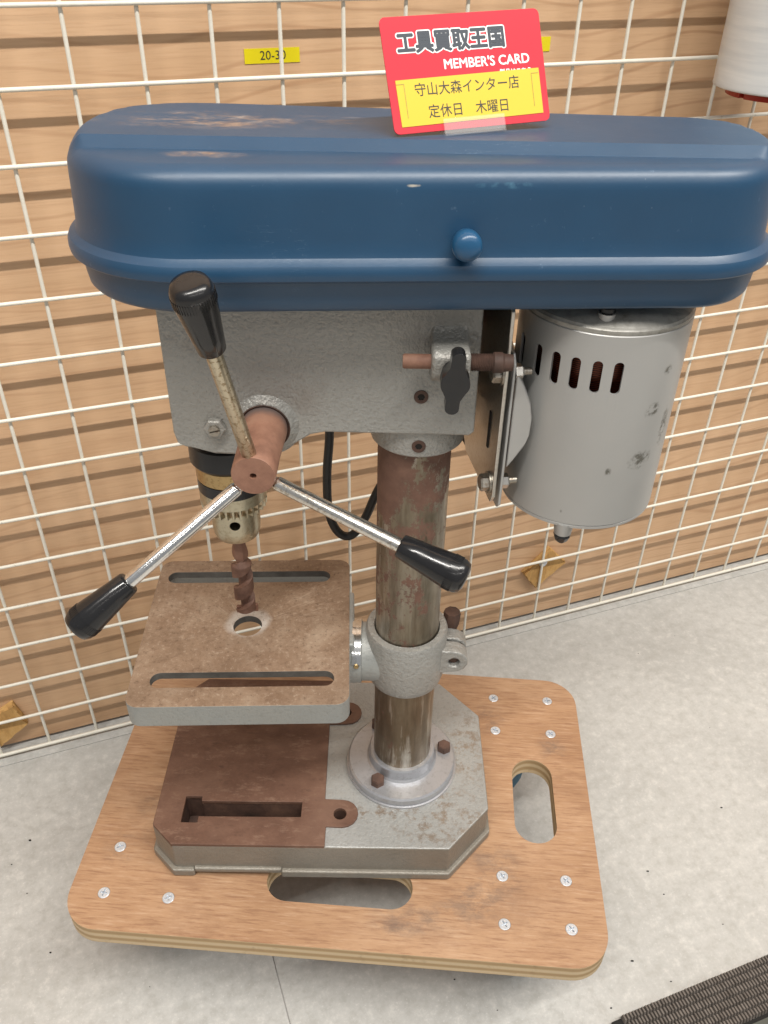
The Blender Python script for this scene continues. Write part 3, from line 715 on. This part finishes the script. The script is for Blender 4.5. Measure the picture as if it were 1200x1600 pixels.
T = Matrix.Translation((.0172, 0, .5600)) @ Matrix.Rotation(.07, 4, 'Y'); wb.data.transform(T)
bm = bmesh.new(); lathe(bm, [(0, .045), (.0070, .045), (.0066, .0580), (0, .0580)], 24, axisM((.0172, 0, .5610), (0, -1, 0))); finish(bm, 'bolt_shank', 'black', wb, 30)
# ---- feed hub and three handles
HE = -.0850
bm = bmesh.new(); lathe(bm, [(0, .020), (.0137, .020), (.0136, .036), (.0124, .060), (.0123, -HE - .0012), (.0117, -HE), (.0019, -HE), (.0017, -HE - .004), (0, -HE - .004)], 56, axisM((HX, 0, HZ), (0, -1, 0)))
hub = finish(bm, 'feed_hub', 'hub', dp, 30)
HB_ = Vector((-.091, -.0757, .509))
for k, e in enumerate(((-.1049, -.1182, .6343), (.0251, -.1218, .4730), (-.1900, -.1271, .4366))):
    e = Vector(e); d = (e - HB_); L = d.length; d.normalize(); T = axisM(HB_, d)
    bm = bmesh.new(); r_ = .0041
    lathe(bm, [(0, .006), (.0032, .006), (.0032, .0128), (.0036, .0132), (r_, .0142), (r_, L - .03), (0, L - .03)], 28, T)
    rod = finish(bm, 'feed_handle', ('chromebrown', 'chrome', 'chromeclean')[k], dp, 30)
    z0 = L - .0400
    pf = [(0, z0), (.0062, z0), (.0068, z0 + .0008), (.0078, z0 + .010), (.0089, z0 + .020), (.0099, z0 + .0290), (.0101, z0 + .0330), (.0097, z0 + .0365), (.0085, z0 + .0390), (.0055, z0 + .0402), (0, z0 + .0404)]
    bm = bmesh.new(); lathe(bm, pf, 40, T); kn = finish(bm, 'handle_knob', 'knob', rod, 60)
    bm = bmesh.new()
    for q in range(48):
        a = 2 * PI * q / 48
        box(bm, .0095, .01022, -.00022, .00022, z0 + .0295, z0 + .0345, T @ Matrix.Rotation(a, 4, 'Z'))
    o = finish(bm, 'knurl_ring', 'black', rod, 0)
# ---- spindle collar, chuck
SX = -.1212
TT = Matrix.Translation((SX, YC, 0))
bm = bmesh.new(); lathe(bm, [(0, .500), (.0232, .500), (.0232, .4860), (.0255, .4850), (.0257, .4712), (.0246, .4695), (.0225, .4690), (0, .4690)], 72, TT); sp = finish(bm, 'spindle_collar', 'blacksteel', dp, 30)
bm = bmesh.new(); lathe(bm, [(.012, .4690), (.0215, .4690), (.0228, .4676), (.0228, .4575), (.0222, .4566), (.012, .4566)], 72, TT); ck = finish(bm, 'chuck', 'brass', dp, 30)
bm = bmesh.new(); lathe(bm, [(.012, .4565), (.0226, .4565), (.0226, .4480), (.012, .4480)], 72, TT); finish(bm, 'chuck_band', 'blacksteel', ck, 30)
bm = bmesh.new(); NT = 30; rings = []
for (ro, ri, z) in ((.0224, .0224, .4479), (.0224, .0224, .4395), (.0224, .0196, .4362), (.0221, .0172, .4322), (.0166, .0166, .4306)):
    ring = []
    for k in range(NT * 4):
        a = 2 * PI * (k / (NT * 4)); r_ = ro if k % 4 in (0, 1) else ri
        ring.append(bm.verts.new((SX + r_ * math.cos(a), YC + r_ * math.sin(a), z)))
    rings.append(ring)
for a, b in zip(rings, rings[1:]):
    for k in range(NT * 4): bm.faces.new((a[k], a[(k + 1) % (NT * 4)], b[(k + 1) % (NT * 4)], b[k]))
finish(bm, 'gear_ring', 'chuck', ck, 25)
bm = bmesh.new(); lathe(bm, [(0, .4330), (.0166, .4330), (.0166, .4160), (.0160, .4100), (.0148, .4070), (.0060, .4045), (0, .4045)], 72, TT); jw = finish(bm, 'chuck_nose', 'chuck', ck, 30)
cb_ = bmesh.new(); lathe(cb_, [(0, -.012), (.0036, -.012), (.0036, .012), (0, .012)], 24, axisM((SX + .002, YC - .0170, .4235), (.02, -1, 0))); boolean(jw, cb_)
bm = bmesh.new(); lathe(bm, [(0, 0), (.0034, 0), (.0034, .0012), (0, .0012)], 16, axisM((SX + .002, YC - .0052, .4235), (0, -1, 0))); finish(bm, 'key_hole', 'void', ck, 0)
# ---- belt cover
CX0, CX1, RL, RR_ = -.1200, .132, .0658, .0500
def supell(cx, r, c_, s_, EN):
    e = 2 / EN; x = math.copysign(abs(c_) ** e, c_); y = abs(s_) ** e if s_ > 1e-9 else 0.0
    nx, ny = math.copysign(abs(x) ** (EN - 1), x), y ** (EN - 1); l_ = math.hypot(nx, ny) or 1
    return (cx + r * x, r * y, nx / l_, ny / l_)
def hull(EN):
    # outline as (x, half width, nx, ny) from the left tip to the right tip
    L_ = CX1 - CX0; sn = (RL - RR_) / L_; th = math.acos(sn)   # tangent points at angle th from +x
    pts = []
    n1 = 46
    for k in range(n1):
        a = PI + (th - PI) * k / (n1 - 1); cx_, sy_ = math.cos(a), math.sin(a)
        if cx_ < 0: pts.append(supell(CX0, RL, cx_, sy_, EN))
        else: pts.append((CX0 + RL * cx_, RL * sy_, cx_, sy_))
    for k in range(1, 40):
        t = k / 40; pts.append((CX0 + RL * math.cos(th) * (1 - t) + (L_ + RR_ * math.cos(th)) * t, RL * math.sin(th) * (1 - t) + RR_ * math.sin(th) * t, math.cos(th), math.sin(th)))
    for k in range(n1): a = th * (1 - k / (n1 - 1)); pts.append(supell(CX1, RR_, math.cos(a), math.sin(a) / math.sin(th) if k == 0 else math.sin(a), EN))
    return pts
ENF, ENB = 2.08, 2.75
H = hull(ENF); HK = hull(ENB)
def sdist(x, y):   # inset distance from the outline (positive inside)
    L_ = CX1 - CX0; EN = ENF if y < 0 else ENB; y = abs(y); sn = (RL - RR_) / L_; cs = math.sqrt(1 - sn * sn)
    px_, py_ = x - CX0, y
    t = px_ * cs - py_ * sn * 0 + 0
    # project on the slanted side line
    tx, ty = cs, -sn
    s_ = (px_ - RL * sn) * tx + (py_ - RL * cs) * ty
    if s_ <= 0: return RL - ((abs(px_) ** EN + py_ ** EN) ** (1 / EN) if px_ < 0 else math.hypot(px_, py_))
    Ls = L_ * cs
    if s_ >= Ls: return RR_ - (abs(px_ - L_) ** EN + py_ ** EN) ** (1 / EN)
    return RL - (px_ * sn + py_ * cs)
EDGE_R = .0100; ZT = .6662; STEP = .0048; YR0, YR1 = -.0265, -.0195
def ss(t): t = max(0, min(1, t)); return t
def topz(x, y, d):
    st = ss((y - YR0) / (YR1 - YR0)) * STEP
    st *= ss((d - .001) / .007)
    r = EDGE_R
    dr = 0 if d >= r else r - math.sqrt(max(0, r * r - (r - d) ** 2))
    return ZT + st - dr
def ringpts(off, z): return [(x + nx * off, YC - (w + ny * off), z) for x, w, nx, ny in H] + [(x + nx * off, YC + (w + ny * off), z) for x, w, nx, ny in HK[-2:0:-1]]
bm = bmesh.new()
zr = [(0, ZT - EDGE_R), (.0003, ZT - EDGE_R - .005), (.0010, .634), (.0015, .6275), (.0024, .6248), (.0042, .6232), (.0060, .6220), (.0070, .6200), (.0072, .6172), (.0068, .6148), (.0058, .6138), (.0010, .6137)]
rg = [[bm.verts.new(p) for p in ringpts(o_, z_)] for o_, z_ in zr]
n_ = len(rg[0])
for a, b in zip(rg, rg[1:]):
    for k in range(n_): bm.faces.new((a[k], a[(k + 1) % n_], b[(k + 1) % n_], b[k]))
nH = len(H); cols = []
fr_ = [0, .0004, .0012, .0024, .0040, .0060, .0085, .0112, .0145]
for i, (x, w, nx, ny) in enumerate(H):
    fv = rg[0][i]; bv = fv if i in (0, nH - 1) else rg[0][n_ - i]
    xb, wb = HK[i][0], HK[i][1]
    y0, y1 = YC - w, YC + wb
    ys = []
    if i not in (0, nH - 1):
        # front shoulder, ridge, back shoulder; the ridge lines keep their place until the end arcs close on them
        a, b = max(y0 + w * .30, min(YR0, y1)), min(y1 - w * .30, max(YR1, y0))
        if a > b: a = b = (a + b) / 2
        f = min(.0145, (a - y0) * .8); g = min(.0145, (y1 - b) * .5)
        for q in fr_[1:]: ys.append(y0 + q / .0145 * f)
        for q in (.25, .5, .75): ys.append(y0 + f + (a - y0 - f) * q)
        ys.append(a - .0006)
        for q in (0, .12, .5, .88, 1): ys.append(a + (b - a) * q)
        ys.append(b + .0006)
        for q in (.12, .25, .4, .55, .7, .85): ys.append(b + (y1 - g - b) * q)
        for q in fr_[:0:-1]: ys.append(y1 - q / .0145 * g)
        xl = lambda y, a=x, b=xb, p=y0, q=y1: a + (b - a) * (y - p) / (q - p)
        cols.append([fv] + [bm.verts.new((xl(y), y, topz(xl(y), y, sdist(xl(y), y - YC)))) for y in ys] + [bv])
    else: cols.append([fv])
for a, b in zip(cols, cols[1:]):
    if len(a) == 1:
        for k in range(len(b) - 1): bm.faces.new((a[0], b[k], b[k + 1]))
    elif len(b) == 1:
        for k in range(len(a) - 1): bm.faces.new((a[k], b[0], a[k + 1]))
    else:
        for k in range(len(a) - 1): bm.faces.new((a[k], b[k], b[k + 1], a[k + 1]))
cover = finish(bm, 'belt_cover', 'blue', dp, 23)
bm = bmesh.new()
zr = [(.0040, .6142), (.0040, .6128), (.0018, .6124), (.0012, .6100), (.0006, .6030), (-.0002, .5980), (-.0016, .5962), (-.004, .5956)]
rg = [[bm.verts.new(p) for p in ringpts(o_, z_)] for o_, z_ in zr]
for a, b in zip(rg, rg[1:]):
    for k in range(n_): bm.faces.new((a[k], a[(k + 1) % n_], b[(k + 1) % n_], b[k]))
for i in range(nH - 1):
    q = [rg[-1][i], rg[-1][i + 1], rg[-1][(n_ - i - 1) % n_], rg[-1][(n_ - i) % n_]]
    u = []
    for v in q:
        if v not in u: u.append(v)
    if len(u) > 2: bm.faces.new(u)
finish(bm, 'belt_guard_pan', 'blue', cover, 40)
bm = bmesh.new(); lathe(bm, [(0, 0), (.0056, 0), (.0058, .005), (.0070, .0070), (.0074, .011), (.0071, .0140), (.0060, .0160), (.0036, .0172), (0, .0175)], 40, axisM((.0175, YC - .0555, .6330), (.06, -1, .03)))
finish(bm, 'cover_knob', 'knobblue', cover, 60)
# ---- motor
MX, MY, MR = .108, YC, .0495
TM = Matrix.Translation((MX, MY, 0))
bm = bmesh.new(); lathe(bm, [(MR, .4535), (MR, .5795), (MR - .0004, .5800), (MR - .0016, .5800), (MR - .0016, .4535)], 128, TM, True)
mot = finish(bm, 'motor', 'motor', dp, 30)
cb_ = bmesh.new()
for ang in (-165.5, -146, -131.2, -117.4, -103.5, -90.2, 150, 165, 0, 15, 30, 45):
    T = Matrix.Translation((MX, MY, .5550)) @ Matrix.Rotation(R(ang), 4, 'Z')
    tmp = bmesh.new(); prism(tmp, rrect(0, 0, .0027, .0098, .0026, 6), [], MR - .006, MR + .004, lambda u, v, w: (w, u, v)); bmesh.ops.transform(tmp, matrix=T, verts=tmp.verts)
    me = bpy.data.meshes.new('x'); tmp.to_mesh(me); tmp.free(); cb_.from_mesh(me); bpy.data.meshes.remove(me)
boolean(mot, cb_)
bm = bmesh.new(); lathe(bm, [(0, .46), (.041, .46), (.041, .548), (.043, .552), (.043, .572), (.038, .576), (0, .576)], 64, TM); finish(bm, 'motor_winding', 'coil', mot, 30)
bm = bmesh.new(); lathe(bm, [(0, .5780), (MR - .0017, .5780), (MR - .0002, .5806), (MR - .0002, .5826), (MR - .0008, .5832), (MR - .0012, .5842), (MR - .0045, .5865), (MR - .012, .5895), (MR - .020, .5910), (.016, .5930), (.014, .5985), (0, .5985)], 128, TM); cap = finish(bm, 'motor_end_cap', 'cap', mot, 30)
bm = bmesh.new(); lathe(bm, [(0, .4533), (MR - .0012, .4533), (MR - .0003, .4526), (MR - .0003, .4508), (MR - .002, .4495), (MR - .012, .4480), (0, .4478)], 128, TM); finish(bm, 'motor_bottom_cap', 'motor', mot, 30)
LX, LY = .0985, -.0368
bm = bmesh.new(); lathe(bm, [(0, .5830), (.0052, .5830), (.0045, .5870), (.0047, .5895), (0, .5895)], 28, Matrix.Translation((LX, LY, 0))); lug = finish(bm, 'bolt_lug', 'motor', mot, 30)
bm = bmesh.new(); lathe(bm, [(0, .5895), (.0036, .5895), (.0043, .5906), (.0043, .5925), (.0034, .5940), (0, .5942)], 12, Matrix.Translation((LX, LY, 0))); finish(bm, 'bolt_head', 'blacksteel', lug, 30)
bm = bmesh.new(); lathe(bm, [(0, .4520), (.0066, .4520), (.0058, .4450), (.0054, .4425), (0, .4425)], 28, Matrix.Translation((.0945, -.0385, 0))); lug = finish(bm, 'bolt_lug', 'motor', mot, 30)
bm = bmesh.new(); lathe(bm, [(0, .4426), (.0052, .4426), (.0056, .4405), (.0042, .4370), (.0024, .4350), (0, .4345)], 9, Matrix.Translation((.0945, -.0385, 0))); finish(bm, 'bolt_end', 'blacksteel', lug, 30)
# bracket plates
pl1 = rrect(.0025, .5270, .0375, .0690, .008, 6)
bm = bmesh.new(); prism(bm, [(-.035, .466), (-.031, .460), (.030, .460), (.040, .470), (.040, .588), (.034, .596), (-.027, .596), (-.035, .588)], [], .0476, .0500, lambda u, v, w: (w, u, v))
br = finish(bm, 'motor_bracket', 'zinc', dp, 30, .0007, 2)
bm = bmesh.new(); prism(bm, [(-.033, .458), (-.029, .454), (.030, .454), (.036, .460), (.036, .555), (.030, .561), (-.029, .561), (-.033, .555)], [], .0530, .0548, lambda u, v, w: (w, u, v))
finish(bm, 'motor_mount_plate', 'motor', br, 30, .0007, 2)
bm = bmesh.new(); prism(bm, [(.0549, .551), (.0600, .542), (.0648, .531), (.0668, .521), (.0665, .510), (.0640, .501), (.0590, .492), (.0549, .4855)], [], -.0325, .0335, lambda u, v, w: (u, w, v))
finish(bm, 'mount_saddle', 'motor', br, 50, .0012, 2)
for (z, y) in ((.5490, -.0290), (.4725, -.0270)):
    hexbolt('bracket_bolt', 'zincdull', br, (.0475, y, z), (-1, 0, 0), .0098, .0050, .0070)
    nt = hexbolt('bracket_nut', 'zinc', br, (.0550, y, z), (1, 0, 0), .0085, .0048)
    bm = bmesh.new(); lathe(bm, [(0, .0595), (.0022, .0595), (.0022, .0650), (.0016, .0656), (0, .0656)], 14, axisM((0, y, z), (1, 0, 0))); finish(bm, 'stud', 'zincdull', br, 30)
bm = bmesh.new(); prism(bm, [(-.0180, .492), (-.0155, .492), (-.0155, .517), (-.0180, .517)], [], .0470, .0476, lambda u, v, w: (w, u, v)); finish(bm, 'bracket_slot', 'void', br, 0)
bm = bmesh.new(); lathe(bm, [(0, .030), (.006, .030), (.006, .0476), (0, .0476)], 20, axisM((0, .024, .562), (1, 0, 0))); finish(bm, 'rear_tension_rod', 'rust', br, 30)
_piv = Matrix.Translation((.0495, -.035, 0)) @ Matrix.Rotation(R(10), 4, 'Z') @ Matrix.Translation((-.0495, .035, 0))
for o in [br] + list(br.children):
    if o.name.split('.')[0] not in ('rear_tension_rod', 'mount_saddle'): o.data.transform(_piv)
# power cord
P = [(-.058, .046, .520), (-.0584, .050, .462), (-.0611, .050, .4252), (-.0605, .050, .3904), (-.0535, .050, .3710), (-.0433, .051, .3680), (-.0334, .052, .3835), (-.0225, .053, .4117), (-.004, .054, .445), (.012, .052, .478), (.018, .046, .500), (.018, .030, .520)]
bm = bmesh.new(); tubepath(bm, spline(P, 10), .0033, 14); finish(bm, 'power_cord', 'rubber', dp, 60)
P = [(.018, .040, .515), (.030, .046, .478), (.0395, .049, .458), (.048, .050, .445), (.058, .045, .452), (.066, .040, .48)]
bm = bmesh.new(); tubepath(bm, spline(P, 10), .0042, 14); finish(bm, 'motor_lead', 'rubber', dp, 60)

# ================================================================== DRILL BIT (held in the chuck)
bit = root('drill_bit', 'rusty brown single spiral auger bit held in the chuck', 'drill bit', (SX, YC, .331), worldcoords=False)
bm = bmesh.new(); RB, RC, PT = .0074, .0032, .0215
nr, ns = 160, 48; rings = []
for i in range(nr + 1):
    t = i / nr; z = .004 + t * .050; tw = 2 * PI * z / PT + 2.2
    fade = 1.0 if z < .047 else max(.3, (.0525 - z) / .0055)
    ring = []
    for k in range(ns):
        a = 2 * PI * k / ns; inside = (k / ns) < .56
        r_ = RB if inside else RC
        r_ = RC + (r_ - RC) * fade
        ring.append(bm.verts.new((r_ * math.cos(a + tw), r_ * math.sin(a + tw), z)))
    rings.append(ring)
for a, b in zip(rings, rings[1:]):
    for k in range(ns): bm.faces.new((a[k], a[(k + 1) % ns], b[(k + 1) % ns], b[k]))
bm.faces.new(rings[0]); bm.faces.new(rings[-1])
finish(bm, 'auger_spiral', 'bit', bit, 24)
bm = bmesh.new(); lathe(bm, [(0, .050), (.0040, .050), (.0056, .054), (.0058, .058), (.0043, .0665), (.0043, .078), (0, .078)], 6); finish(bm, 'shank', 'rust', bit, 25)
bm = bmesh.new(); lathe(bm, [(0, 0), (.0016, .003), (.0022, .006), (0, .006)], 12); box(bm, .002, .0090, -.0012, .0012, .0015, .0075); box(bm, -.0068, -.002, -.0012, .0012, -.0002, .0055)
finish(bm, 'cutting_spur', 'rust', bit, 25)

# ================================================================== CARD ON ITS STAND
CR = Matrix(((.9466, -.1695, .2742), (.3209, .4129, -.8524), (.0313, .8949, .4452)))
CC = Vector((.01885, .0075, .69777))
card = root('member_card', 'red plastic card with yellow sticker propped on the belt cover', 'card', CC, worldcoords=False)
card.rotation_euler = CR.to_euler()
bm = bmesh.new(); prism(bm, rrect(0, 0, .0428, .0270, .0030, 6), [], -.0007, 0); finish(bm, 'card_body', 'cardred', card, 30, .0002, 1)
bm = bmesh.new(); prism(bm, [(-.0388, -.0020), (.0391, -.0012), (.0392, -.0230), (-.0385, -.0238)], [], .0001, .00025); stk = finish(bm, 'yellow_sticker', 'stickeryellow', card, 0)
def ctext(s, size, x, y, z, mat, name, par, **kw):
    me = textmesh(s, size, **kw); return mobj(me, name, mat, par, 0, loc=(x, y, z))
logo = '\u5de5\u5177\u8cb7\u53d6\u738b\u56fd'
def fat(s_, size, spread, n, xs):
    base_ = textmesh(s_, size, xs=xs); b_ = bmesh.new()
    for k in range(n):
        a_ = 2 * PI * k / n; t_ = base_.copy(); t_.transform(Matrix.Translation((spread * math.cos(a_), spread * math.sin(a_), k * .000006))); b_.from_mesh(t_); bpy.data.meshes.remove(t_)
    me_ = bpy.data.meshes.new('t'); b_.to_mesh(me_); b_.free(); return me_
o = mobj(fat(logo, .0104, .00105, 14, .93), 'printed_logo_outline', 'white', card, 0, loc=(-.0065, .0142, .00008)); o['kind'] = 'stuff'
o = mobj(fat(logo, .0104, .00042, 8, .93), 'printed_logo', 'navy', card, 0, loc=(-.0065, .0142, .00024)); o['kind'] = 'stuff'
o = mobj(fat("MEMBER'S CARD", .0064, .00015, 6, 1.0), 'printed_text', 'white', card, 0, loc=(.0112, .0036, .0001)); o['kind'] = 'stuff'
ctext('\u88fd\u54c1\u306f\u3053\u3061\u3089', .0030, .0265, -.0021, .00008, 'white', 'printed_text', card, offset=.00008)
ctext('\u5b88\u5c71\u5927\u68ee\u30a4\u30f3\u30bf\u30fc\u5e97', .0067, -.0010, -.0075, .0004, 'ink', 'sticker_text', stk, xs=.95)
ctext('\u5b9a\u4f11\u65e5\u3000\u6728\u66dc\u65e5', .0067, -.0015, -.0180, .0004, 'ink', 'sticker_text', stk, xs=.95)
for sx, y in ((-1, -.0038), (1, -.0034)):
    x0, x1 = sx * .0345, sx * .0386
    bm = bmesh.new(); prism(bm, [(x0, y - .016), (x0 + sx * .0003, y - .016), (x0 + sx * .0003, y - .0003), (x1, y - .0003), (x1, y), (x0, y)], [], .0003, .0004)
    finish(bm, 'sticker_crop_mark', 'greyink', stk, 0)
# stand: clear bent acrylic, laid out in the card's own frame
stand = root('card_stand', 'small clear acrylic stand holding the red card', 'card stand', CC, worldcoords=False)
stand.rotation_euler = CR.to_euler()
bm = bmesh.new(); box(bm, -.017, .0165, -.0292, -.0218, .0010, .0022); finish(bm, 'front_lip', 'acrylic', stand, 0, .0003, 1)
bm = bmesh.new(); box(bm, -.017, .0165, -.0304, -.0293, -.0034, .0024); finish(bm, 'foot_bend', 'acrylic', stand, 0, .0003, 1)
bm = bmesh.new(); box(bm, -.017, .0165, -.0290, .006, -.0030, -.0019); finish(bm, 'back_rest', 'acrylic', stand, 0, .0003, 1)
ci = CR.inverted()
bm = bmesh.new(); d0 = Vector((0, -.0296, -.0034))
vs = []
for x in (-.017, .0165):
    p = CR @ Vector((x, -.0300, -.0030)) + CC
    q = p + CR @ Vector((0, 0, -1)) * .0; 
    bk = (CR @ Vector((0, 0, -1))); bk.z = 0; bk.normalize()
    zt = .6690
    f0 = Vector((p.x, p.y, zt)); b0 = f0 + bk * .022
    vs.append([bm.verts.new(ci @ (w_ - CC)) for w_ in (f0, b0, b0 + Vector((0, 0, .0012)), f0 + Vector((0, 0, .0012)))])
for k in range(4): bm.faces.new((vs[0][k], vs[0][(k + 1) % 4], vs[1][(k + 1) % 4], vs[1][k]))
bm.faces.new(vs[0]); bm.faces.new(vs[1])
finish(bm, 'foot_plate', 'acrylic', stand, 0)
